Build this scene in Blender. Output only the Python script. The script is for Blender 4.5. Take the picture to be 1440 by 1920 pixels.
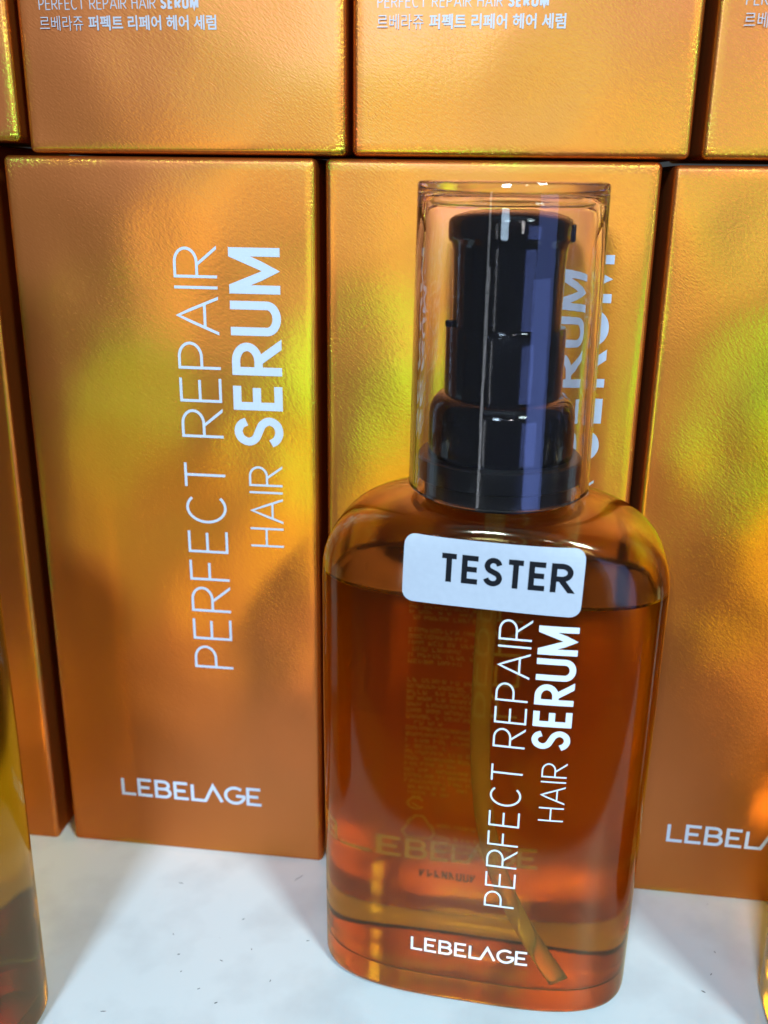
import bpy, bmesh, math, random
from mathutils import Vector, Matrix

MM = 0.001
R = math.radians
sc = bpy.context.scene
for o in list(bpy.data.objects):
    bpy.data.objects.remove(o, do_unlink=True)
COL = sc.collection
random.seed(7)

# ------------------------------------------------------------------ camera
CAM = (98.49, -192.94, 156.58)
YAW, PITCH, ROLL, FPX = -0.1166, 0.3285, 0.0131, 1822.9
fw = Vector((math.sin(YAW) * math.cos(PITCH), math.cos(YAW) * math.cos(PITCH), -math.sin(PITCH)))
r0 = Vector((math.cos(YAW), -math.sin(YAW), 0))
u0 = r0.cross(fw)
rt = math.cos(ROLL) * r0 + math.sin(ROLL) * u0
up = -math.sin(ROLL) * r0 + math.cos(ROLL) * u0
cd = bpy.data.cameras.new('camera')
cam = bpy.data.objects.new('camera', cd)
COL.objects.link(cam)
cam.matrix_world = Matrix(((rt.x, up.x, -fw.x, CAM[0] * MM), (rt.y, up.y, -fw.y, CAM[1] * MM),
                           (rt.z, up.z, -fw.z, CAM[2] * MM), (0, 0, 0, 1)))
cd.sensor_fit = 'VERTICAL'
cd.sensor_height = 36.0
cd.sensor_width = 27.0
cd.lens = FPX / 1920 * 36
cd.clip_start = 0.01
cd.clip_end = 50
cd.dof.use_dof = True
cd.dof.focus_distance = 0.182
cd.dof.aperture_fstop = 18.0
sc.camera = cam

# ------------------------------------------------------------------ world and lamps
w = bpy.data.worlds.new('World')
sc.world = w
w.use_nodes = True
bg = w.node_tree.nodes['Background']
bg.inputs[0].default_value = (0.80, 0.92, 1.0, 1)
bg.inputs[1].default_value = 0.06


def lamp(name, pos, target, sx, sy, power, col):
    l = bpy.data.lights.new(name, 'AREA')
    l.shape = 'RECTANGLE'
    l.size, l.size_y = sx, sy
    l.energy = power
    l.color = col
    o = bpy.data.objects.new(name, l)
    COL.objects.link(o)
    o.location = pos
    d = Vector(target) - Vector(pos)
    o.rotation_euler = d.to_track_quat('-Z', 'Y').to_euler()
    return o


C0 = Vector((0.08, -0.01, 0.07))


def at(az, el, dist):
    return C0 + Vector((math.sin(R(az)) * math.cos(R(el)), -math.cos(R(az)) * math.cos(R(el)), math.sin(R(el)))) * dist


lamp('spot_panel_right', at(38, 38, 1.1), C0, 0.16, 0.16, 8.5, (0.72, 0.96, 1.0))
lamp('spot_panel_front', at(-7, 29, 1.2), C0, 0.17, 0.17, 13.5, (0.56, 0.79, 1.0))
lamp('spot_panel_far_right', at(16, 28, 1.3), C0, 0.07, 0.07, 0.4, (1.0, 0.98, 0.94))
lamp('ceiling_panel', (0.1, -0.9, 1.9), C0, 1.6, 0.9, 2.2, (0.62, 0.84, 1.0))
lamp('aisle_light_right', at(43, -3, 1.5), C0, 0.60, 0.9, 4.8, (0.22, 0.34, 1.0))
lamp('aisle_light_left', at(-24, -2, 1.6), C0, 0.06, 1.1, 0.7, (0.85, 0.92, 1.0))

sc.view_settings.view_transform = 'Standard'
sc.view_settings.look = 'None'
sc.view_settings.exposure = 0.0
sc.view_settings.gamma = 1.0
sc.render.engine = 'CYCLES'
cy = sc.cycles
cy.use_denoising = True
cy.caustics_reflective = True
cy.caustics_refractive = True
cy.max_bounces = 26
cy.transmission_bounces = 24
cy.glossy_bounces = 10
cy.diffuse_bounces = 5
cy.transparent_max_bounces = 16
cy.sample_clamp_indirect = 12.0
cy.blur_glossy = 0.4


# ------------------------------------------------------------------ materials
def new_mat(name):
    m = bpy.data.materials.new(name)
    m.use_nodes = True
    nt = m.node_tree
    nt.nodes.clear()
    out = nt.nodes.new('ShaderNodeOutputMaterial')
    return m, nt, out


def N(nt, t, **kw):
    n = nt.nodes.new(t)
    for k, v in kw.items():
        if k.startswith('i_'):
            n.inputs[k[2:].replace('_', ' ')].default_value = v
        else:
            setattr(n, k, v)
    return n


def principled(name, col, rough=0.5, metal=0.0, spec=0.5, coat=0.0, **kw):
    m, nt, out = new_mat(name)
    p = N(nt, 'ShaderNodeBsdfPrincipled')
    p.inputs['Base Color'].default_value = (*col, 1)
    p.inputs['Roughness'].default_value = rough
    p.inputs['Metallic'].default_value = metal
    p.inputs['Specular IOR Level'].default_value = spec
    p.inputs['Coat Weight'].default_value = coat
    for k, v in kw.items():
        p.inputs[k].default_value = v
    nt.links.new(p.outputs[0], out.inputs[0])
    return m


def foil_material():
    """orange dyed holographic foil on embossed card: every colour of the diffraction orders is its own
    mirror-like lobe, tilted by its own angle, so lamps spread into real colour bands"""
    m, nt, out = new_mat('holographic_orange_foil')
    L = nt.links.new
    tc = N(nt, 'ShaderNodeTexCoord')
    oi = N(nt, 'ShaderNodeObjectInfo')
    # embossed grain
    mp = N(nt, 'ShaderNodeMapping')
    vr = N(nt, 'ShaderNodeVectorRotate', rotation_type='Y_AXIS')
    vr.inputs['Angle'].default_value = R(-38)
    L(tc.outputs['Object'], vr.inputs['Vector'])
    mp.inputs['Scale'].default_value = (1250, 1250, 3300)
    L(vr.outputs[0], mp.inputs['Vector'])
    no = N(nt, 'ShaderNodeTexNoise')
    no.inputs['Scale'].default_value = 1.0
    no.inputs['Detail'].default_value = 2.5
    no.inputs['Roughness'].default_value = 0.55
    L(mp.outputs[0], no.inputs['Vector'])
    # the grain is stronger on some areas of the card
    bump = N(nt, 'ShaderNodeBump')
    geo = N(nt, 'ShaderNodeNewGeometry')
    wear = N(nt, 'ShaderNodeMapRange')           # scuffed folds: rougher relief where the card is creased
    wear.inputs[1].default_value = .51; wear.inputs[2].default_value = .60; wear.inputs[3].default_value = .55; wear.inputs[4].default_value = 2.2
    L(geo.outputs['Pointiness'], wear.inputs[0]); L(wear.outputs[0], bump.inputs['Strength'])
    bump.inputs['Distance'].default_value = 0.000048
    L(no.outputs[0], bump.inputs['Height'])
    # slow unevenness of the card
    off = N(nt, 'ShaderNodeVectorMath', operation='SCALE')
    cmb = N(nt, 'ShaderNodeCombineXYZ')
    L(oi.outputs['Random'], cmb.inputs[0]); L(oi.outputs['Random'], cmb.inputs[1]); L(oi.outputs['Random'], cmb.inputs[2])
    L(cmb.outputs[0], off.inputs[0]); off.inputs['Scale'].default_value = 3.0
    add = N(nt, 'ShaderNodeVectorMath', operation='ADD')
    L(tc.outputs['Object'], add.inputs[0]); L(off.outputs[0], add.inputs[1])
    slow = N(nt, 'ShaderNodeTexNoise')
    slow.inputs['Scale'].default_value = 32.0
    slow.inputs['Detail'].default_value = 1.0
    L(add.outputs[0], slow.inputs['Vector'])
    b2 = N(nt, 'ShaderNodeBump')
    b2.inputs['Strength'].default_value = 1.0
    b2.inputs['Distance'].default_value = 0.0011
    L(slow.outputs[0], b2.inputs['Height'])
    L(b2.outputs[0], bump.inputs['Normal'])
    # tangent frame
    zx = N(nt, 'ShaderNodeVectorMath', operation='CROSS_PRODUCT')
    zx.inputs[0].default_value = (0, 0, 1)
    L(bump.outputs[0], zx.inputs[1])

    def tilted(tv, th):
        a = N(nt, 'ShaderNodeVectorMath', operation='SCALE')
        a.inputs['Scale'].default_value = th
        L(zx.outputs[0], a.inputs[0])
        b = N(nt, 'ShaderNodeVectorMath', operation='ADD')
        L(a.outputs[0], b.inputs[0]); L(bump.outputs[0], b.inputs[1])
        c = N(nt, 'ShaderNodeVectorMath', operation='ADD')
        L(b.outputs[0], c.inputs[0]); c.inputs[1].default_value = (0, 0, tv)
        d = N(nt, 'ShaderNodeVectorMath', operation='NORMALIZE')
        L(c.outputs[0], d.inputs[0])
        return d.outputs[0]
    # base: dyed metal, satin
    dif = N(nt, 'ShaderNodeBsdfDiffuse')
    dif.inputs['Color'].default_value = (0.09, 0.018, 0.0003, 1)
    L(b2.outputs[0], dif.inputs['Normal'])
    g0 = N(nt, 'ShaderNodeBsdfGlossy')
    g0.inputs['Color'].default_value = (0.31, 0.058, 0.0005, 1)
    g0.inputs['Roughness'].default_value = 0.42
    L(bump.outputs[0], g0.inputs['Normal'])
    s = N(nt, 'ShaderNodeAddShader')
    L(dif.outputs[0], s.inputs[0]); L(g0.outputs[0], s.inputs[1])
    cg = N(nt, 'ShaderNodeBsdfGlossy')           # satin varnish over the dye
    cg.inputs['Color'].default_value = (0.085, 0.060, 0.042, 1)
    cg.inputs['Roughness'].default_value = 0.45
    L(bump.outputs[0], cg.inputs['Normal'])
    s2 = N(nt, 'ShaderNodeAddShader')
    L(s.outputs[0], s2.inputs[0]); L(cg.outputs[0], s2.inputs[1])
    acc = s2
    G, Y, O, RD = (0.24, 0.52, 0.0), (0.85, 0.42, 0.0), (0.95, 0.27, 0.0), (0.85, 0.15, 0.02)
    VI = (0.50, 0.20, 0.22)
    r1 = .15
    lobes = [(0.120, 0, VI, .14, r1),
             # first order, three grating directions
             (0.155, 0, G, .10, r1), (0.195, 0, Y, .06, r1), (0.240, 0, O, .13, r1), (0.290, 0, RD, .13, r1),
             (0.160, .08, G, .06, r1), (0.240, .11, O, .18, r1), (0.290, .13, RD, .12, r1), (0.160, -.09, G, .05, r1), (0.205, -.10, Y, .08, r1), (0.235, -.12, O, .10, r1), (0.26, -.13, RD, .10, r1),
             # second order
             (0.325, 0, G, .28, r1), (0.380, 0, Y, .10, r1), (0.445, 0, O, .24, r1), (0.52, 0, RD, .18, r1),
             (0.345, .17, G, .09, r1), (0.405, .185, Y, .06, r1), (0.475, .205, O, .05, r1), (0.56, .23, RD, .06, r1),
             (0.335, -.235, G, .28, r1), (0.390, -.235, Y, .10, r1), (0.45, -.255, O, .24, r1), (0.53, -.28, RD, .16, r1),
             # higher order seen from the lamp on the right
             (0.48, .37, G, .17, .18), (0.55, .42, Y, .08, .18), (0.62, .47, O, .22, .18), (0.70, .53, RD, .20, .20)]
    LK = 0.046
    for tv, th, c, k, ro in lobes:
        g = N(nt, 'ShaderNodeBsdfGlossy')
        g.inputs['Color'].default_value = (c[0] * k * LK, c[1] * k * LK, c[2] * k * LK, 1)
        g.inputs['Roughness'].default_value = ro
        L(tilted(tv, th), g.inputs['Normal'])
        a = N(nt, 'ShaderNodeAddShader')
        L(acc.outputs[0], a.inputs[0]); L(g.outputs[0], a.inputs[1])
        acc = a
    # scuffed folds, their rainbow glints painted in as noise-driven colour
    em = N(nt, 'ShaderNodeMapRange')
    em.inputs[1].default_value = .503; em.inputs[2].default_value = .535; em.inputs[3].default_value = 0.0; em.inputs[4].default_value = 1.0
    L(geo.outputs['Pointiness'], em.inputs[0])
    en = N(nt, 'ShaderNodeTexNoise'); en.inputs['Scale'].default_value = 55; en.inputs['Detail'].default_value = 2
    L(add.outputs[0], en.inputs['Vector'])
    er = N(nt, 'ShaderNodeValToRGB')
    er.color_ramp.elements[0].position = .36; er.color_ramp.elements[0].color = (.75, .10, .02, 1)
    er.color_ramp.elements[1].position = .64; er.color_ramp.elements[1].color = (.20, .62, .03, 1)
    k_ = er.color_ramp.elements.new(.47); k_.color = (.85, .30, .02, 1)
    k_ = er.color_ramp.elements.new(.55); k_.color = (.85, .62, .05, 1)
    L(en.outputs[0], er.inputs[0])
    fine = N(nt, 'ShaderNodeTexNoise'); fine.inputs['Scale'].default_value = 1500; fine.inputs['Detail'].default_value = 3
    L(tc.outputs['Object'], fine.inputs['Vector'])
    fb = N(nt, 'ShaderNodeBump'); fb.inputs['Strength'].default_value = 1.0; fb.inputs['Distance'].default_value = .0003
    L(fine.outputs[0], fb.inputs['Height'])
    eg = N(nt, 'ShaderNodeBsdfGlossy'); eg.inputs['Roughness'].default_value = .22
    L(er.outputs[0], eg.inputs['Color']); L(fb.outputs[0], eg.inputs['Normal'])
    emul = N(nt, 'ShaderNodeMath', operation='MULTIPLY'); L(em.outputs[0], emul.inputs[0])
    ep = N(nt, 'ShaderNodeTexNoise'); ep.inputs['Scale'].default_value = 38; ep.inputs['Detail'].default_value = 3
    eo = N(nt, 'ShaderNodeVectorMath', operation='ADD'); eo.inputs[1].default_value = (4.1, 7.7, 1.3)
    L(add.outputs[0], eo.inputs[0]); L(eo.outputs[0], ep.inputs['Vector'])
    eq = N(nt, 'ShaderNodeMapRange'); eq.inputs[1].default_value = .44; eq.inputs[2].default_value = .62; eq.inputs[3].default_value = .10; eq.inputs[4].default_value = .85
    L(ep.outputs[0], eq.inputs[0]); L(eq.outputs[0], emul.inputs[1])
    ex = N(nt, 'ShaderNodeMixShader')
    L(emul.outputs[0], ex.inputs[0]); L(acc.outputs[0], ex.inputs[1]); L(eg.outputs[0], ex.inputs[2])
    L(ex.outputs[0], out.inputs[0])
    return m


def glass(name, col, ior, rough=0.0):
    m, nt, out = new_mat(name)
    g = N(nt, 'ShaderNodeBsdfGlass')
    g.inputs['Color'].default_value = (*col, 1)
    g.inputs['IOR'].default_value = ior
    g.inputs['Roughness'].default_value = rough
    nt.links.new(g.outputs[0], out.inputs[0])
    return m


def liquid_mat(name, ior):
    m = glass(name, (1, 1, 1), ior)
    nt = m.node_tree
    v = N(nt, 'ShaderNodeVolumeAbsorption')
    v.inputs['Color'].default_value = (0.92, 0.80, 0.06, 1)
    v.inputs['Density'].default_value = 74.0
    nt.links.new(v.outputs[0], [n for n in nt.nodes if n.type == 'OUTPUT_MATERIAL'][0].inputs['Volume'])
    return m


def shelf_material():
    m, nt, out = new_mat('white_laminate')
    L = nt.links.new
    p = N(nt, 'ShaderNodeBsdfPrincipled')
    p.inputs['Roughness'].default_value = 0.32
    tc = N(nt, 'ShaderNodeTexCoord')
    # faint grime clouds
    n1 = N(nt, 'ShaderNodeTexNoise'); n1.inputs['Scale'].default_value = 60; n1.inputs['Detail'].default_value = 5
    L(tc.outputs['Object'], n1.inputs['Vector'])
    r1 = N(nt, 'ShaderNodeValToRGB')
    r1.color_ramp.elements[0].position = 0.3; r1.color_ramp.elements[0].color = (0.68, 0.71, 0.73, 1)
    r1.color_ramp.elements[1].position = 0.55; r1.color_ramp.elements[1].color = (0.79, 0.83, 0.85, 1)
    L(n1.outputs[0], r1.inputs[0])
    # fine dark specks
    mp = N(nt, 'ShaderNodeMapping'); mp.inputs['Rotation'].default_value = (0, 0, R(40)); mp.inputs['Scale'].default_value = (260, 520, 1)
    L(tc.outputs['Object'], mp.inputs['Vector'])
    wz = N(nt, 'ShaderNodeTexNoise'); wz.inputs['Scale'].default_value = 1.2; wz.inputs['Detail'].default_value = 6; wz.inputs['Roughness'].default_value = .7
    L(mp.outputs[0], wz.inputs['Vector'])
    r2 = N(nt, 'ShaderNodeValToRGB')
    r2.color_ramp.elements[0].position = 0.69; r2.color_ramp.elements[0].color = (0, 0, 0, 1)
    r2.color_ramp.elements[1].position = 0.76; r2.color_ramp.elements[1].color = (1, 1, 1, 1)
    L(wz.outputs[0], r2.inputs[0])
    mx = N(nt, 'ShaderNodeMix', data_type='RGBA')
    L(r2.outputs[0], mx.inputs[0]); L(r1.outputs[0], mx.inputs[6]); mx.inputs[7].default_value = (0.30, 0.31, 0.33, 1)
    L(mx.outputs[2], p.inputs['Base Color'])
    b = N(nt, 'ShaderNodeBump'); b.inputs['Strength'].default_value = .12; b.inputs['Distance'].default_value = .0004
    L(n1.outputs[0], b.inputs['Height']); L(b.outputs[0], p.inputs['Normal'])
    L(p.outputs[0], out.inputs[0])
    return m


def cap_material():
    m, nt, out = new_mat('clear_cap_plastic')
    L = nt.links.new
    g = N(nt, 'ShaderNodeBsdfGlass')
    g.inputs['Color'].default_value = (0.985, 0.975, 0.975, 1)
    g.inputs['IOR'].default_value = 1.47
    g.inputs['Roughness'].default_value = 0.0
    d = N(nt, 'ShaderNodeBsdfDiffuse'); d.inputs['Color'].default_value = (.85, .80, .84, 1)
    tc = N(nt, 'ShaderNodeTexCoord')
    n = N(nt, 'ShaderNodeTexNoise'); n.inputs['Scale'].default_value = 150; n.inputs['Detail'].default_value = 3
    L(tc.outputs['Object'], n.inputs['Vector'])
    b = N(nt, 'ShaderNodeBump'); b.inputs['Strength'].default_value = .5; b.inputs['Distance'].default_value = .00006
    L(n.outputs[0], b.inputs['Height']); L(b.outputs[0], g.inputs['Normal'])
    # slightly milky moulded plastic
    x = N(nt, 'ShaderNodeMixShader')
    x.inputs[0].default_value = .0012; L(g.outputs[0], x.inputs[1]); L(d.outputs[0], x.inputs[2])
    L(x.outputs[0], out.inputs[0])
    return m


M_FOIL = foil_material()
M_SHELF = shelf_material()
M_WHITE = principled('white_print', (0.83, 0.84, 0.86), 0.35)
M_BOXPRINT = principled('white_box_print', (0.62, 0.64, 0.74), 0.4)
M_SMALLPRINT = principled('silver_small_print', (0.50, 0.47, 0.50), 0.4, metal=0.3)
M_PET = glass('amber_bottle_plastic', (0.955, 0.83, 0.58), 1.5, 0.10)
M_LIQ = liquid_mat('amber_serum', 1.455 / 1.5)
M_LIQTOP = liquid_mat('amber_serum_surface', 1.455)
M_CAP = cap_material()
M_BLACK = principled('black_pump_plastic', (0.004, 0.004, 0.007), 0.12, coat=0.3)
M_BLACKMATTE = principled('black_collar_plastic', (0.006, 0.006, 0.008), 0.3)
M_TUBE = principled('dip_tube_plastic', (0.93, 0.86, 0.66), 0.25, **{'Transmission Weight': 0.84, 'IOR': 1.12})
M_BACKPRINT = principled('back_print_ink', (0.52, 0.35, 0.11), 0.6)
M_CODE = principled('date_code_ink', (0.03, 0.02, 0.02), 0.6)
M_INK = principled('black_label_ink', (0.006, 0.006, 0.009), 0.6, spec=.25)
M_SPECK = principled('grey_dust', (0.10, 0.10, 0.11), 0.8)


def sticker_material():
    m, nt, out = new_mat('white_sticker_paper')
    L = nt.links.new
    p = N(nt, 'ShaderNodeBsdfPrincipled'); p.inputs['Roughness'].default_value = .5
    tc = N(nt, 'ShaderNodeTexCoord')
    n = N(nt, 'ShaderNodeTexNoise'); n.inputs['Scale'].default_value = 900; n.inputs['Detail'].default_value = 4
    L(tc.outputs['Object'], n.inputs['Vector'])
    r = N(nt, 'ShaderNodeValToRGB')
    r.color_ramp.elements[0].color = (.48, .50, .56, 1); r.color_ramp.elements[1].color = (.55, .57, .63, 1)
    L(n.outputs[0], r.inputs[0]); L(r.outputs[0], p.inputs['Base Color'])
    b = N(nt, 'ShaderNodeBump'); b.inputs['Strength'].default_value = .15; b.inputs['Distance'].default_value = .0001
    L(n.outputs[0], b.inputs['Height']); L(b.outputs[0], p.inputs['Normal'])
    L(p.outputs[0], out.inputs[0])
    return m


M_STICKER = sticker_material()


# ------------------------------------------------------------------ mesh helpers (everything in mm)
def mesh_obj(name, verts, faces, mats, parent=None, smooth=True, fmat=None):
    me = bpy.data.meshes.new(name)
    me.from_pydata([(v[0] * MM, v[1] * MM, v[2] * MM) for v in verts], [], faces)
    for m in (mats if isinstance(mats, (list, tuple)) else [mats]):
        me.materials.append(m)
    if fmat:
        for p, i in zip(me.polygons, fmat):
            p.material_index = i
    if smooth:
        me.polygons.foreach_set('use_smooth', [True] * len(me.polygons))
    me.update()
    o = bpy.data.objects.new(name, me)
    COL.objects.link(o)
    if parent:
        o.parent = parent
    return o


def empty(name, loc, rz=0.0):
    o = bpy.data.objects.new(name, None)
    o.empty_display_size = 0.01
    COL.objects.link(o)
    o.location = Vector(loc) * MM
    o.rotation_euler = (0, 0, rz)
    return o


def tag(o, label=None, cat=None, group=None, kind=None):
    for k, v in (('label', label), ('category', cat), ('group', group), ('kind', kind)):
        if v:
            o[k] = v
    return o


def copy_tree(o, parent=None):
    c = o.copy()
    COL.objects.link(c)
    if parent:
        c.parent = parent
    for ch in list(o.children):
        copy_tree(ch, c)
    return c


# ---- lettering: strokes drawn as ribbons, one glyph = a few polylines on a cap height of 1
def arc(cx, cy, rx, ry, a0, a1, n=14):
    return [(cx + rx * math.cos(R(a0 + (a1 - a0) * i / n)), cy + ry * math.sin(R(a0 + (a1 - a0) * i / n))) for i in range(n + 1)]


def spline(pts, n=6):
    out = []
    P = [pts[0]] + list(pts) + [pts[-1]]
    for i in range(1, len(P) - 2):
        p0, p1, p2, p3 = P[i - 1], P[i], P[i + 1], P[i + 2]
        for k in range(n):
            t = k / n
            out.append(tuple(0.5 * (2 * p1[j] + (p2[j] - p0[j]) * t + (2 * p0[j] - 5 * p1[j] + 4 * p2[j] - p3[j]) * t * t
                                    + (3 * p1[j] - p0[j] - 3 * p2[j] + p3[j]) * t ** 3) for j in (0, 1)))
    out.append(pts[-1])
    return out


def bowl(w, y0, y1):
    r = (y1 - y0) / 2
    rx = min(r, w)
    return [(0, y1)] + arc(w - rx, (y0 + y1) / 2, rx, r, 90, -90, 16) + [(0, y0)]


def glyph(ch, w):
    if ch == 'P': return [[(0, 0)] + bowl(w, .44, 1)]
    if ch == 'R': return [[(0, 0)] + bowl(w, .46, 1), [(w * .42, .46), (w, 0)]]
    if ch == 'B': return [[(0, .52)] + bowl(w * .93, .52, 1), [(0, .52)] + bowl(w, 0, .52)[1:] + [(0, .6)]]
    if ch == 'E': return [[(w, 1), (0, 1), (0, 0), (w, 0)], [(0, .52), (w * .92, .52)]]
    if ch == 'F': return [[(w, 1), (0, 1), (0, 0)], [(0, .5), (w * .88, .5)]]
    if ch == 'C': return [arc(w * .56, .5, w * .56, .5, 48, 312, 26)]
    if ch == 'G': return [arc(w * .52, .5, w * .52, .5, 48, 348, 26) + [(w, .47), (w * .58, .47)]]
    if ch == 'T': return [[(0, 1), (w, 1)], [(w / 2, 1), (w / 2, 0)]]
    if ch == 'A': return [[(0, 0), (w / 2, 1), (w, 0)], [(w * .17, .31), (w * .83, .31)]]
    if ch == 'I': return [[(0, 0), (0, 1)]]
    if ch == 'H': return [[(0, 0), (0, 1)], [(w, 0), (w, 1)], [(0, .52), (w, .52)]]
    if ch == 'U': return [[(0, 1)] + arc(w / 2, w / 2, w / 2, w / 2, 180, 360, 16) + [(w, 1)]]
    if ch == 'M': return [[(0, 0), (0, 1)], [(w, 0), (w, 1)], [(.03, 1), (w / 2, .06), (w - .03, 1)]]
    if ch == 'L': return [[(0, 1), (0, 0), (w, 0)]]
    if ch == 'S':
        return [spline([(w * .96, .80), (w * .82, .94), (w * .52, 1.0), (w * .20, .93), (w * .06, .75), (w * .2, .59), (w * .52, .50),
                        (w * .84, .41), (w, .24), (w * .84, .06), (w * .48, 0), (w * .16, .07), (0, .20)], 5)]
    return []


WIDTH = dict(P=.56, R=.60, E=.53, F=.50, C=.64, T=.58, A=.74, I=0.0, H=.60, S=.58, U=.62, M=.80, L=.46, B=.54, G=.74)


def ribbon(pts, hw):
    """outline quads of a stroked polyline with mitred joins"""
    n = len(pts)
    L, Rr = [], []
    for i in range(n):
        p = Vector(pts[i])
        d0 = (p - Vector(pts[i - 1])).normalized() if i > 0 else None
        d1 = (Vector(pts[i + 1]) - p).normalized() if i < n - 1 else None
        if d0 is None: d0 = d1
        if d1 is None: d1 = d0
        n0, n1 = Vector((-d0.y, d0.x)), Vector((-d1.y, d1.x))
        b = n0 + n1
        if b.length < 1e-6: b = n0
        b.normalize()
        k = min(hw / max(b.dot(n0), 0.25), hw * 3.2)
        L.append(p + b * k); Rr.append(p - b * k)
    return L, Rr


def word_strokes(text, weight, track, width_scale=1.0, space=.42, wid=None):
    """list of (polyline, ) on cap height 1 and total advance; weight = stroke thickness / cap height"""
    strokes, x = [], 0.0
    for ch in text:
        if ch == ' ':
            x += space; continue
        wd = (wid or WIDTH).get(ch, .55) * width_scale
        cw = max(wd - (weight if wd > 0 else 0), 0)
        for st in glyph(ch, cw):
            # keep the stroke inside the cap height
            strokes.append([(x + weight / 2 + px, weight / 2 + py * (1 - weight)) for px, py in st])
        x += cw + weight + track
    return strokes, x - track


def resample(pts, step):
    out = [pts[0]]
    for a, b in zip(pts, pts[1:]):
        d = math.dist(a, b)
        k = max(1, int(math.ceil(d / step)))
        for i in range(1, k + 1):
            out.append((a[0] + (b[0] - a[0]) * i / k, a[1] + (b[1] - a[1]) * i / k))
    return out


def strokes_mesh(name, strokes, hw, place, mat, parent, step=None, depth=.05, cut=None):
    """place(u, v, lift) -> xyz in mm; strokes already in mm"""
    V, F = [], []
    for si, st in enumerate(strokes):
        if step: st = resample(st, step)
        # drop repeated points
        q = [st[0]]
        for p in st[1:]:
            if math.dist(p, q[-1]) > 1e-5: q.append(p)
        if len(q) < 2: continue
        A, B = ribbon(q, hw)
        if cut:                                   # cut stroke ends and joins flush with base line and cap line
            for side in (A, B):
                for i, v_ in enumerate(side):
                    if i in (0, len(q) - 1):
                        nb = 1 if i == 0 else len(q) - 2
                        d = Vector(q[i]) - Vector(q[nb])
                        if abs(d.y) > abs(d.x) * .6:
                            for lim in cut:
                                if abs(q[i][1] - lim) < hw * 1.2:
                                    v_ += d * ((lim - v_.y) / d.y)
                    v_.y = min(max(v_.y, cut[0]), cut[1])
        lift = depth + 0.006 * (si % 5)
        base = len(V)
        for a, b in zip(A, B):
            V += [place(a.x, a.y, lift), place(b.x, b.y, lift), place(a.x, a.y, 0.0), place(b.x, b.y, 0.0)]
        for i in range(len(q) - 1):
            s = base + 4 * i; t = s + 4
            F += [(s, s + 1, t + 1, t), (s + 2, s, t, t + 2), (s + 1, s + 3, t + 3, t + 1)]
        e = base + 4 * (len(q) - 1)
        F += [(base, base + 2, base + 3, base + 1), (e + 1, e + 3, e + 2, e)]
    return mesh_obj(name, V, F, mat, parent, smooth=False)


def fit(strokes, adv, length, height, u0, v0):
    k = length / adv
    return [[(u0 + x * k, v0 + y * height) for x, y in st] for st in strokes]


def title_print(parent, place, mat, pr, hair, serum, step=None):
    """three runs of vertical lettering; place works on (across, along) = (x, z)
    pr/hair/serum = (x_top, x_base, z0, z1)"""
    def vplace(u, v, lift):          # u runs up the box, v runs to the left
        return place(-v, u, lift)
    out = []
    for nm, txt, (xt, xb, z0, z1), wt, tr, ws, sp in (
            ('product_name_print', 'PERFECT REPAIR', pr, .062, .150, 1.0, .37),
            ('product_kind_print', 'HAIR', hair, .062, .155, 1.0, .4),
            ('product_bold_print', 'SERUM', serum, .165, .115, 1.02, .4)):
        h = abs(xb - xt)
        st, adv = word_strokes(txt, wt, tr, ws, sp)
        st = fit(st, adv, z1 - z0, h, z0, -xb)
        out.append(strokes_mesh(nm, st, wt * h / 2, vplace, mat, parent, step, cut=(-xb, -xb + h)))
    return out


def logo_strokes(x0, x1, z0, h):
    """LEBELAGE with its open A joined to the foot of the L, cut arm ends"""
    wt = .15
    g = []
    x = 0

    def put(st, dx):
        g.append([(dx + px, wt / 2 + py * (1 - wt)) for px, py in st])
    E = [[(.60, 1), (0, 1), (0, 0), (.64, 0)], [(0, .5), (.50, .5)]]
    for ch in 'LEBEL':
        if ch == 'L':
            put([(0, 1), (0, 0), (.62, 0)], x); x += .80
        elif ch == 'E':
            for s in E: put(s, x)
            x += .84
        elif ch == 'B':
            for s in [[(0, .45)] + bowl(.60, .52, 1), [(0, .52)] + bowl(.66, 0, .52)[1:] + [(0, .6)]]: put(s, x)
            x += .92
    x -= .30
    put([(0, 0), (.12, 0), (.50, 1), (.92, 0)], x); x += 1.10
    put(glyph('G', .86)[0], x); x += 1.06
    for s in E: put(s, x)
    x += .64
    k = (x1 - x0) / x
    return [[(x0 + px * k, z0 + py * h) for px, py in st] for st in g], wt * h / 2


_font_cache = {}


def type_mesh(text, offset=0.0):
    key = (text, offset)
    if key not in _font_cache:
        c = bpy.data.curves.new('lettering', 'FONT')
        c.body = text
        c.size = 1.0
        c.resolution_u = 2
        c.offset = offset
        c.fill_mode = 'FRONT'
        o = bpy.data.objects.new('lettering', c)
        COL.objects.link(o)
        dg = bpy.context.evaluated_depsgraph_get()
        me = bpy.data.meshes.new_from_object(o.evaluated_get(dg))
        vs = [tuple(v.co) for v in me.vertices]
        fs = [tuple(p.vertices) for p in me.polygons]
        bpy.data.objects.remove(o); bpy.data.curves.remove(c); bpy.data.meshes.remove(me)
        _font_cache[key] = (vs, fs)
    return _font_cache[key]


def type_print(name, text, x0, x1, z0, z1, y, mat, parent, offset=0.0):
    vs, fs = type_mesh(text, offset)
    if not vs:
        return None
    ax, bx = min(v[0] for v in vs), max(v[0] for v in vs)
    az, bz = min(v[1] for v in vs), max(v[1] for v in vs)
    V = [(x0 + (v[0] - ax) / (bx - ax) * (x1 - x0), y, z0 + (v[1] - az) / (bz - az) * (z1 - z0)) for v in vs]
    return mesh_obj(name, V, fs, mat, parent, smooth=False)


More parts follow.
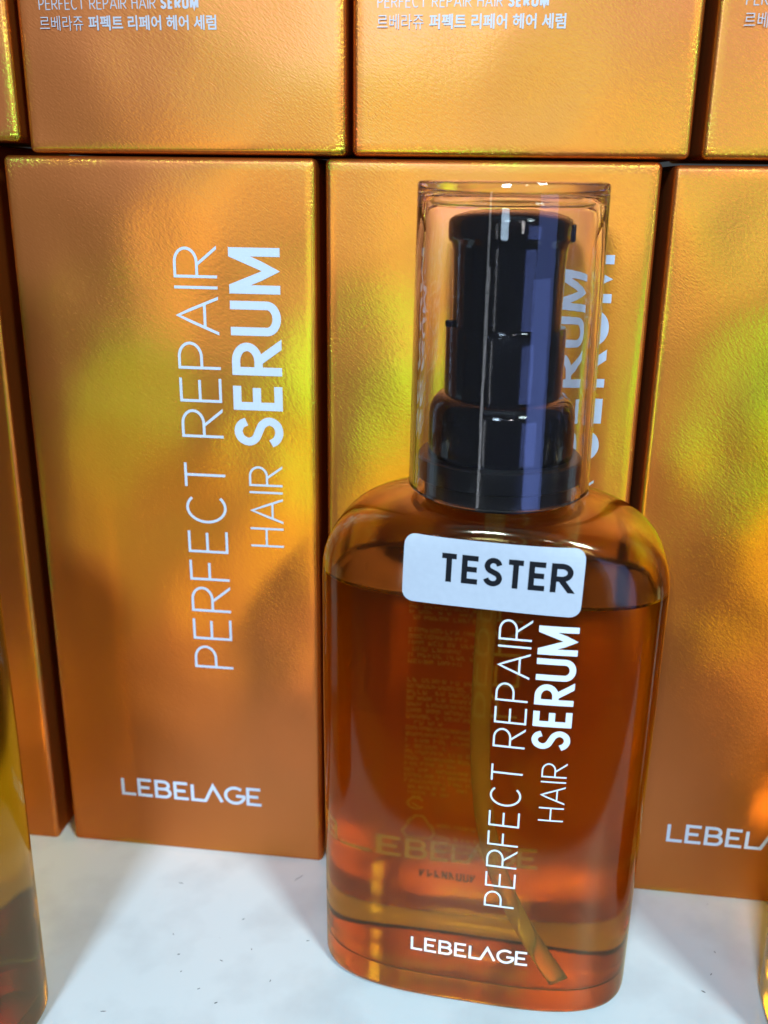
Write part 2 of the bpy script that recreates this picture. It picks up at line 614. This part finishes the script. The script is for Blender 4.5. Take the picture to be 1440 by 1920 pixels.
# ------------------------------------------------------------------ shelf
def rounded_block(hx, hy, hz, r, nx, ny, nz, bulge=0.0):
    """rounded box centred on the origin, with its front (-y) face bulged a little"""
    def coords(h, n):
        e = [0, .25, .5, .75, 1]
        inner = [-(h - r) + 2 * (h - r) * i / n for i in range(1, n)]
        if h > 10:
            inner = [-(h - r) + 1.3] + inner + [(h - r) - 1.3]
        return [-h + r * t for t in e] + inner + [h - r + r * t for t in e]
    cx, cy_, cz = coords(hx, nx), coords(hy, ny), coords(hz, nz)
    V, F, idx = [], [], {}

    def vert(x, y, z):
        key = (round(x, 5), round(y, 5), round(z, 5))
        if key in idx: return idx[key]
        c = Vector((max(-(hx - r), min(hx - r, x)), max(-(hy - r), min(hy - r, y)), max(-(hz - r), min(hz - r, z))))
        d = Vector((x, y, z)) - c
        p = c + d.normalized() * r
        u, v = x / hx, z / hz
        p.y += -bulge * (1 - u * u) * (1 - v ** 4) * (1 if y <= -hy + 1e-6 else (-1 if y >= hy - 1e-6 else 0))
        V.append(tuple(p)); idx[key] = len(V) - 1
        return idx[key]

    def face(A, B, f, flip):
        for i in range(len(A) - 1):
            for j in range(len(B) - 1):
                q = [vert(*f(A[i], B[j])), vert(*f(A[i + 1], B[j])), vert(*f(A[i + 1], B[j + 1])), vert(*f(A[i], B[j + 1]))]
                F.append(tuple(q[::-1] if flip else q))
    face(cx, cz, lambda a, b: (a, -hy, b), False)
    face(cx, cz, lambda a, b: (a, hy, b), True)
    face(cy_, cz, lambda a, b: (hx, a, b), False)
    face(cy_, cz, lambda a, b: (-hx, a, b), True)
    face(cx, cy_, lambda a, b: (a, b, hz), False)
    face(cx, cy_, lambda a, b: (a, b, -hz), True)
    return V, F


V, F = rounded_block(450, 115, 9, 1.5, 20, 10, 1)
shelf = mesh_obj('shelf', [(x + 90, y + 25, z - 9) for x, y, z in V], F, M_SHELF)
tag(shelf, 'white laminate shelf board the boxes and bottles stand on', None, None, 'structure')

# dust and the little scratch on the shelf
for i, (x, y, l, a, wd) in enumerate([(57.5, -6.5, 3.2, 52, .13), (48.0, -21.5, .9, 40, .20), (37.0, -33.5, .7, 20, .3),
                                      (63.5, -26.0, .8, 15, .20), (46.5, -34, .9, 160, .20), (48.5, -45.0, .8, 30, .3),
                                      (30.5, -12, 1.4, 170, .16), (151.0, -17.5, .7, 120, .20), (146.5, -29, 1.1, 150, .3),
                                      (27.0, -50, 1.2, 10, .20), (58, -38, .7, 80, .2), (149, -24, .8, 60, .20), (39, -38, .5, 60, .2),
                                      (52, -30, .5, 110, .2), (34, -28, .6, 140, .20), (44, -42, .7, 35, .2)]):
    ca, sa = math.cos(R(a)), math.sin(R(a))
    pts = [(-l / 2, 0), (-l / 5, wd * .5), (l / 6, wd * .42), (l / 2, wd * .05), (l / 5, -wd * .4), (-l / 4, -wd * .45)]
    vs = [(x + ca * p - sa * q, y + sa * p + ca * q, 0.005) for p, q in pts] + [(x + ca * p * .7 - sa * q * .6, y + sa * p * .7 + ca * q * .6, 0.07) for p, q in pts]
    fs = [tuple(range(6, 12))] + [(k, (k + 1) % 6, 6 + (k + 1) % 6, 6 + k) for k in range(6)]
    sp = mesh_obj('speck' if i else 'scratch', vs, fs, M_SPECK, shelf, smooth=False)

# ------------------------------------------------------------------ cosmetic boxes
BW, BD, BH, BR_ = 62.0, 42.0, 160.4, 1.1
BULGE = 0.45
bv, bf = rounded_block(BW / 2, BD / 2, BH / 2, BR_, 14, 6, 30, BULGE)


def bulge_y(x, z):
    u, v = x / (BW / 2), (z - BH / 2) / (BH / 2)
    return -BULGE * (1 - u * u) * (1 - v ** 4)


def make_box(kind):
    root = empty('cosmetic_box', (0, 0, 0))
    mesh_obj('carton', [(x + BW / 2, y + BD / 2, z + BH / 2) for x, y, z in bv], bf, M_FOIL, root)

    def place(x, z, lift):
        return (x, bulge_y(x - BW / 2, z) - .02 - lift, z)
    if kind == 'front':
        title_print(root, place, M_BOXPRINT, (33.4, 42.2, 50.9, 143.8), (47.3, 54.4, 81.2, 99.3), (44.6, 54.8, 103.4, 143.9), step=4)
        st, hw = logo_strokes(13.7, 47.6, 14.6, 5.0)
        strokes_mesh('logo_print', st, hw, place, M_BOXPRINT, root, 4)
    else:
        # side panel of the carton: small two-line product name near its lower end
        def small(txt, u0, u1, z, h, wt):
            s, a = word_strokes(txt, wt, .14, 1.0, .42)
            return fit(s, a, u1 - u0, h, u0, z), wt * h / 2
        s, hw = small('PERFECT REPAIR HAIR', 4.6, 27.0, 25.0, 2.1, .085)
        strokes_mesh('product_name_print', s, hw, place, M_SMALLPRINT, root, 4)
        s, hw = small('SERUM', 27.9, 35.0, 25.0, 2.1, .20)
        strokes_mesh('product_bold_print', s, hw, place, M_SMALLPRINT, root, 4)
        y = bulge_y(-10, 22) - .12
        type_print('korean_name_print', '르베라쥬', 4.6, 13.0, 21.5, 24.0, y, M_SMALLPRINT, root, -0.004)
        type_print('korean_kind_print', '퍼펙트 리페어 헤어 세럼', 14.0, 38.2, 21.5, 24.0, y, M_SMALLPRINT, root, 0.022)
    return root


front_box = make_box('front')
upper_box = make_box('upper')
ROW1 = 'foil boxes standing on the shelf'
ROW2 = 'foil boxes stacked on top of the lower row'
# x, y, z, yaw, pitch, label
first = {'front': True, 'upper': True}
for kind, x, y, z, yaw, ht, label in [
        ('front', -0.7, 0.0, 0.0, -0.3, 1.0, 'orange foil box showing its whole front left of the pump bottle'),
        ('front', 63.7, 0.2, 0.0, -0.1, 1.0, 'orange foil box directly behind the pump bottle and its clear cap'),
        ('front', 128.4, 0.0, 0.0, -0.6, 0.997, 'orange foil box cut off by the right edge, lower row'),
        ('front', -66.6, -0.6, 0.0, 0.0, 1.012, 'orange foil box mostly out of view at the left edge, lower row'),
        ('upper', 5.2, 0.0, 160.9, -0.2, 1.0, 'foil box lying across the box left of the bottle, upper row'),
        ('upper', 68.9, 0.2, 160.9, -0.1, 1.0, 'foil box above the pump bottle cap, upper row'),
        ('upper', 132.9, 0.0, 160.9, -0.4, 1.0, 'foil box in the upper right corner, dark gap on its left'),
        ('upper', -58.2, -1.0, 162.9, 0.0, 1.0, 'foil box sliver in the upper left corner with green glinting edge')]:
    src = front_box if kind == 'front' else upper_box
    if first[kind]:
        b = src; first[kind] = False
    else:
        b = copy_tree(src)
    b.location = Vector((x, y, z)) * MM
    b.rotation_euler = (0, 0, R(yaw))
    b.scale = (1.011 if x in (-0.7, 63.7, 5.2) else 1, 1, ht)
    tag(b, label, 'box', ROW1 if kind == 'front' else ROW2)

# ------------------------------------------------------------------ pump bottle
BA, BB = 31.8, 17.4          # half width, half depth of the bottle
ZS, HS = 86.5, 16.2          # start and rise of the shoulder
NECK = 13.2
LEVEL = 88.2                 # serum level
WALL, FLOOR = 1.7, 3.6
NSEG = 112


def sup(a, b, n, k):
    t = 2 * math.pi * (k + .5) / NSEG
    c, s = math.cos(t), math.sin(t)
    return (a * math.copysign(abs(c) ** (2 / n), c), b * math.copysign(abs(s) ** (2 / n), s))


def ring_at(z):
    """half width, half depth, exponent of the outer wall at height z"""
    a, b, n = BA, BB, 3.3
    taper = 1 - .012 * max(0, (60 - z)) / 60
    a *= taper; b *= taper
    if z < 1.9:                                # rounded foot
        q = math.sqrt(max(0, 1 - ((1.9 - z) / 1.9) ** 2))
        a = a - 2.1 * (1 - q); b = b - 1.7 * (1 - q)
    if z > ZS:
        s = min(1.0, (z - ZS) / HS)
        cph = math.sqrt(max(0, 1 - s * s))
        a = NECK + (BA - NECK) * (1 - s ** 2.5) ** (1 / 2.1)
        b = NECK + (BB - NECK) * (1 - s ** 14) ** .5
        n = 2 + 1.3 * (1 - s ** 4)
    return a, b, n


def loft(levels, inset=0.0):
    rows = []
    for z in levels:
        a, b, n = ring_at(min(max(z, 0), ZS + HS))
        rows.append([(x, y, z) for x, y in (sup(a - inset, b - inset, n, k) for k in range(NSEG))])
    return rows


def skin(rows, V, F, flip=False, mi=0, M=None):
    base = len(V)
    for r_ in rows: V.extend(r_)
    for i in range(len(rows) - 1):
        for k in range(NSEG):
            q = (base + i * NSEG + k, base + i * NSEG + (k + 1) % NSEG, base + (i + 1) * NSEG + (k + 1) % NSEG, base + (i + 1) * NSEG + k)
            F.append(q[::-1] if flip else q)
            if M is not None: M.append(mi)
    return base


def disc(row, zc, V, F, base_row, up=True, rings=(.82, .6, .35), zf=None, mi=0, M=None):
    """fill a ring inwards"""
    prev = base_row
    cz = zc
    for s in rings:
        b = len(V)
        for (x, y, z) in row:
            V.append((x * s, y * s, zf(s, z) if zf else cz))
        for k in range(NSEG):
            q = (prev + k, prev + (k + 1) % NSEG, b + (k + 1) % NSEG, b + k)
            F.append(q if up else q[::-1])
            if M is not None: M.append(mi)
        prev = b
    V.append((0, 0, zf(0, cz) if zf else cz))
    c = len(V) - 1
    for k in range(NSEG):
        q = (prev + k, prev + (k + 1) % NSEG, c)
        F.append(q if up else q[::-1])
        if M is not None: M.append(mi)


def levels(z0, z1, n):
    return [z0 + (z1 - z0) * i / n for i in range(n + 1)]


SHO = [ZS + HS * math.sin(R(a)) for a in (6, 12, 18, 24, 30, 36, 42, 48, 54, 60, 65, 70, 74, 78, 81, 84, 86, 88, 89.2, 90)]
FOOT = [0, .05, .16, .36, .62, .95, 1.35, 1.9, 3.0, 4.5, 6.5]


def lathe(name, prof, mat, parent, seg=80, cap_top=True, cap_bottom=True, center=(0, 0)):
    V, F = [], []
    for r_, z in prof:
        V += [(center[0] + r_ * math.cos(2 * math.pi * k / seg), center[1] + r_ * math.sin(2 * math.pi * k / seg), z) for k in range(seg)]
    for i in range(len(prof) - 1):
        for k in range(seg):
            F.append((i * seg + k, i * seg + (k + 1) % seg, (i + 1) * seg + (k + 1) % seg, (i + 1) * seg + k))
    if cap_bottom: F.append(tuple(range(seg))[::-1])
    if cap_top: F.append(tuple(range((len(prof) - 1) * seg, len(prof) * seg)))
    return mesh_obj(name, V, F, mat, parent)


def autosmooth(o, ang=35):
    me = o.data
    bm = bmesh.new(); bm.from_mesh(me)
    for e in bm.edges:
        if len(e.link_faces) == 2 and e.calc_face_angle(0) > R(ang):
            e.smooth = False
    bm.to_mesh(me); bm.free()


def front_y(x, z, off=0.0):
    a, b, n = ring_at(z)
    return -(b * max(0.0, 1 - abs(x / a) ** n) ** (1 / n)) - off


def make_bottle():
    root = empty('pump_bottle', (0, 0, 0))
    # outer wall, inner wall above the serum, lip
    V, F = [], []
    outer = loft(FOOT + levels(6.5, ZS, 26)[1:] + SHO)
    top = [(NECK * math.cos(2 * math.pi * (k + .5) / NSEG), NECK * math.sin(2 * math.pi * (k + .5) / NSEG), 107.0) for k in range(NSEG)]
    outer.append(top)
    skin(outer, V, F)
    # underside with a slight push-up
    disc(outer[0], 0, V, F, 0, up=False, rings=(.93, .85, .6, .3), zf=lambda s, z: .35 * (1 - s * s))
    inner_levels = [LEVEL] + [z for z in SHO if z > LEVEL + .4]
    inner = loft(inner_levels, WALL)
    inner = [[(x, y, z - 1.5 * max(0, (z - LEVEL) / (ZS + HS - LEVEL))) for x, y, z in r_] for r_ in inner]
    inner.append([(x * (NECK - WALL) / NECK, y * (NECK - WALL) / NECK, 107.0) for x, y, z in top])
    b0 = skin(inner, V, F, flip=True)
    lo, li = (len(outer) - 1) * NSEG, b0 + (len(inner) - 1) * NSEG
    for k in range(NSEG):
        F.append((lo + k, lo + (k + 1) % NSEG, li + (k + 1) % NSEG, li + k))
    mesh_obj('bottle_wall', V, F, M_PET, root)
    # serum: side and floor meet the plastic, the top meets the air
    V, F, MI = [], [], []
    rows = []
    for z, ins in ((FLOOR, 7.0), (FLOOR + .25, 5.0), (FLOOR + 1.0, 3.4), (FLOOR + 2.4, 2.2), (FLOOR + 4.5, WALL)):
        rows += loft([z], ins)
    rows += loft(levels(FLOOR + 4.5, LEVEL, 22)[1:], WALL)
    skin(rows, V, F, False, 0, MI)
    disc(rows[0], FLOOR, V, F, 0, up=False, zf=lambda s, z: FLOOR + .8 * (1 - s * s), mi=0, M=MI)
    disc(rows[-1], LEVEL, V, F, (len(rows) - 1) * NSEG, up=True, rings=(.985, .965, .93, .7, .35),
         zf=lambda s, z: LEVEL - (.0 if s > .99 else (.55 if s > .98 else (.85 if s > .95 else 1.0))), mi=1, M=MI)
    mesh_obj('serum', V, F, [M_LIQ, M_LIQTOP], root, fmat=MI)
    # dip tube
    cl = [(0, 0, 106), (-.3, .4, 85), (-.6, .6, 66), (-.2, .2, 50), (1.6, -.8, 36), (5.0, -2.6, 25), (10.2, -5.2, 15), (17.5, -8.6, 4.6)]
    pts = []
    for i in range(len(cl) - 1):
        p0, p1, p2, p3 = cl[max(i - 1, 0)], cl[i], cl[i + 1], cl[min(i + 2, len(cl) - 1)]
        for k in range(6):
            t = k / 6
            pts.append(Vector([.5 * (2 * p1[j] + (p2[j] - p0[j]) * t + (2 * p0[j] - 5 * p1[j] + 4 * p2[j] - p3[j]) * t * t + (3 * p1[j] - p0[j] - 3 * p2[j] + p3[j]) * t ** 3) for j in range(3)]))
    pts.append(Vector(cl[-1]))
    V, F = [], []
    S = 16
    for i, p in enumerate(pts):
        d = (pts[min(i + 1, len(pts) - 1)] - pts[max(i - 1, 0)]).normalized()
        e1 = d.cross(Vector((0, 1, 0))).normalized(); e2 = d.cross(e1)
        for k in range(S):
            a = 2 * math.pi * k / S
            V.append(tuple(p + (e1 * math.cos(a) + e2 * math.sin(a)) * 1.9))
    for i in range(len(pts) - 1):
        for k in range(S):
            F.append((i * S + k, i * S + (k + 1) % S, (i + 1) * S + (k + 1) % S, (i + 1) * S + k))
    F.append(tuple(range(S))); F.append(tuple(range((len(pts) - 1) * S, len(pts) * S))[::-1])
    mesh_obj('dip_tube', V, F, M_TUBE, root)
    # pump
    pump = empty('pump', (0, 0, 0)); pump.parent = root
    o = lathe('base_collar', [(12.0, 103.0), (13.3, 103.0), (13.3, 106.4), (14.4, 106.5), (14.7, 106.8), (14.7, 110.4), (14.4, 110.7), (12.9, 110.8)], M_BLACKMATTE, pump); autosmooth(o)
    o = lathe('screw_collar', [(12.9, 110.6), (12.95, 111), (12.9, 117.5), (12.7, 119.0), (12.2, 120.2), (11.3, 121.1), (10.2, 121.5), (9.5, 121.6)], M_BLACK, pump); autosmooth(o, 50)
    o = lathe('sleeve', [(10.3, 121.2), (10.35, 121.6), (10.35, 132.9), (10.15, 133.3), (9.2, 133.4)], M_BLACK, pump); autosmooth(o)
    o = lathe('pump_head', [(9.35, 132.8), (9.4, 140), (9.55, 146.2), (9.8, 147.4), (10.3, 147.9), (10.45, 148.3), (10.5, 150.9), (10.35, 151.5), (9.6, 152.1), (7.5, 152.8), (4, 153.2), (.5, 153.3)], M_BLACK, pump); autosmooth(o, 40)
    # small spout notch on the head rim, and a tab at the foot of the head
    V, F = rounded_block(2.2, 1.2, 1.5, .4, 2, 2, 2)
    mesh_obj('spout', [(x + 8.5, y - 1.5, z + 149.4) for x, y, z in V], F, M_BLACK, pump)
    V, F = rounded_block(.7, .8, .6, .25, 2, 2, 2)
    mesh_obj('tab', [(x - 9.3, y - 3.2, z + 133.7) for x, y, z in V], F, M_BLACK, pump)
    # clear over-cap: thick wall, thick flat top
    Z0, Z1 = 104.3, 156.6
    ro0, ro1 = 16.25, 15.85
    prof = [(14.95, Z0 + .25), (15.2, Z0), (ro0 - .25, Z0), (ro0, Z0 + .3), (ro0 - .05, Z0 + 6), ((ro0 + ro1) / 2, (Z0 + Z1) / 2), (ro1 + .02, Z1 - 3.0), (ro1, Z1 - .6), (ro1 - .2, Z1 - .15), (ro1 - .7, Z1), (8, Z1), (.4, Z1)]
    prof_in = [(.4, Z1 - 2.0), (8, Z1 - 2.0), (13.2, Z1 - 2.1), (14.0, Z1 - 2.5), (14.35, Z1 - 3.4), (14.6, (Z0 + Z1) / 2), (14.9, Z0 + 6), (14.95, Z0 + .25)]
    seg = 96
    V, F = [], []
    allp = prof + prof_in[:-1]
    for r_, z in allp:
        V += [(r_ * math.cos(2 * math.pi * k / seg), r_ * math.sin(2 * math.pi * k / seg), z) for k in range(seg)]
    n = len(allp)
    iT, iB = len(prof) - 1, len(prof)
    for i in range(n):
        j = (i + 1) % n
        if i == iT: continue
        for k in range(seg):
            F.append((i * seg + k, i * seg + (k + 1) % seg, j * seg + (k + 1) % seg, j * seg + k))
    F.append(tuple(iT * seg + k for k in range(seg)))
    F.append(tuple(iB * seg + k for k in range(seg))[::-1])
    o = mesh_obj('over_cap', V, F, M_CAP, root); autosmooth(o, 40)

    # print on the front
    def place(x, z, lift):
        return (x, front_y(x, z, .03 + lift), z)
    title_print(root, place, M_WHITE, (2.6, 8.3, 25.2, 85.6), (11.6, 16.1, 45.7, 58.0), (9.4, 16.2, 60.7, 84.9), step=1.5)
    st, hw = logo_strokes(-11.1, 11.6, 12.0, 3.35)
    strokes_mesh('logo_print', st, hw, place, M_WHITE, root, 1.5)

    # print on the back, seen mirrored through the serum
    def bplace(x, z, lift):
        a, b, n_ = ring_at(z)
        return (x, b * max(0, 1 - abs(x / a) ** n_) ** (1 / n_) + .03 + lift, z)
    rnd = random.Random(3)

    def text_block(name, x0, x1, z_top, rows_, pitch, h, breaks=()):
        strokes = []
        for r_ in range(rows_):
            if r_ in breaks: continue
            z = z_top - r_ * pitch
            x = x0
            xe = x1 if rnd.random() < .75 else x0 + (x1 - x0) * rnd.uniform(.4, .9)
            while x < xe:
                if rnd.random() < .16:
                    x += h * .8; continue
                # a small block character: a few bars
                strokes.append([(x, z), (x, z + h)])
                if rnd.random() < .8: strokes.append([(x, z + h * rnd.choice((0, .5, 1))), (x + h * .6, z + h * rnd.choice((0, .5, 1)))])
                if rnd.random() < .7: strokes.append([(x + h * .62, z + h * rnd.uniform(0, .3)), (x + h * .62, z + h)])
                if rnd.random() < .5: strokes.append([(x, z + h * .1), (x + h * .55, z + h * .1)])
                x += h * 1.05
        o_ = strokes_mesh(name, strokes, h * .11, bplace, M_BACKPRINT, root)
        return o_
    text_block('directions_print', -15.5, -2.0, 79, 34, 1.38, .9, (5, 12, 13))
    text_block('maker_print', -9.0, 3.0, 26, 5, 1.5, .9, (1,))
    # recycling mark: three bent arrows in a triangle, and a round jar mark above it
    tri = []
    cx, cz, rad = -12.6, 25.2, 3.2
    for k in range(3):
        a0 = 90 + 120 * k
        p = [(cx + rad * math.cos(R(a0 + d)) * rr, cz + rad * math.sin(R(a0 + d)) * rr) for d, rr in ((-50, .72), (-14, 1.0), (14, 1.0), (44, .74))]
        tri.append(p)
        e = p[-1]
        tri.append([(e[0] + .8 * math.cos(R(a0 - 10)), e[1] + .8 * math.sin(R(a0 - 10))), (e[0] + .5 * math.cos(R(a0 + 110)), e[1] + .5 * math.sin(R(a0 + 110))), (e[0] - .8 * math.cos(R(a0 - 10)), e[1] - .8 * math.sin(R(a0 - 10)))])
    strokes_mesh('recycling_mark', tri, .26, bplace, M_BACKPRINT, root)
    strokes_mesh('period_mark', [arc(-13.3, 31.3, 1.5, 1.3, 30, 330, 16), [(-14.2, 32.9), (-12.4, 32.9)], [(-14.0, 31.3), (-12.8, 30.6)]], .24, bplace, M_BACKPRINT, root)
    code = []
    x = -12
    while x < 0:
        code.append([(x, 13.3), (x, 15.2)]); code.append([(x, 15.2 - rnd.choice((0, .9, 1.8))), (x + .8, 15.2 - rnd.choice((0, .9, 1.8)))])
        if rnd.random() < .6: code.append([(x + .85, 13.3), (x + .85, 15.2)])
        x += 1.5
    strokes_mesh('date_code_print', code, .2, bplace, M_CODE, root)
    return root


proto = make_bottle()

# sticker on the main bottle only: white label with black lettering
def make_sticker(root):
    SW, SH, CR, TL = 30.6, 12.2, 1.9, R(-1.2)
    cx, cz = 0.9, 93.2

    def sp(u, v, lift):
        x = cx + u * math.cos(TL) - v * math.sin(TL); z = cz + u * math.sin(TL) + v * math.cos(TL)
        return (x, front_y(x, z, .12 + lift), z)
    nu, nv = 40, 18
    V, F = [], []

    def row_half(v):
        d = abs(v) - (SH / 2 - CR)
        return SW / 2 if d <= 0 else SW / 2 - CR + math.sqrt(max(0, CR * CR - d * d))
    vs = []
    for j in range(nv + 1):
        t = -math.cos(math.pi * j / nv)
        vs.append(t * SH / 2)
    for layer in (.0, .11):
        for v in vs:
            h = row_half(v)
            for i in range(nu + 1):
                V.append(sp(-h + 2 * h * i / nu, v, layer - .04))
    n = (nu + 1) * (nv + 1)
    for j in range(nv):
        for i in range(nu):
            q = (j * (nu + 1) + i, j * (nu + 1) + i + 1, (j + 1) * (nu + 1) + i + 1, (j + 1) * (nu + 1) + i)
            F.append(tuple(n + k for k in q)); F.append(q[::-1])
    rim = [j * (nu + 1) for j in range(nv + 1)]
    for j in range(nv):
        for i in (0, nu):
            a, b = j * (nu + 1) + i, (j + 1) * (nu + 1) + i
            q = (a, b, n + b, n + a)
            F.append(q if i else q[::-1])
    st_ = mesh_obj('tester_sticker', V, F, M_STICKER, root, smooth=False)
    st_['label'] = 'white sticker with black capital letters'
    wid = dict(T=.66, E=.62, S=.62, R=.70)
    s, adv = word_strokes('TESTER', .19, .08, 1.0, .4, wid)
    s = fit(s, adv, 22.6, 5.2, -9.1, -1.7)
    strokes_mesh('sticker_lettering', s, .19 * 5.2 / 2 * .96, lambda u, v, l: sp(u, v, .09 + l), M_INK, st_, 1.2, depth=.03, cut=(-1.7, 3.5))


GB = 'amber pump bottles on the shelf'
left = copy_tree(proto)
right = copy_tree(proto)
make_sticker(proto)
proto.location = Vector((99.3, -22.0, 0.15)) * MM
proto.rotation_euler = (0, 0, R(-3.8))
tag(proto, 'amber serum pump bottle with clear cap and white sticker, centre front', 'bottle', GB)
left.location = Vector((-15.3, -55.5, 0.15)) * MM
left.rotation_euler = (0, 0, R(-7))
tag(left, 'amber bottle cut off by the left edge, nearest the camera', 'bottle', GB)
right.location = Vector((188.5, -35.0, 0.15)) * MM
right.rotation_euler = (0, 0, R(-2))
tag(right, 'sliver of an amber bottle at the lower right edge', 'bottle', GB)
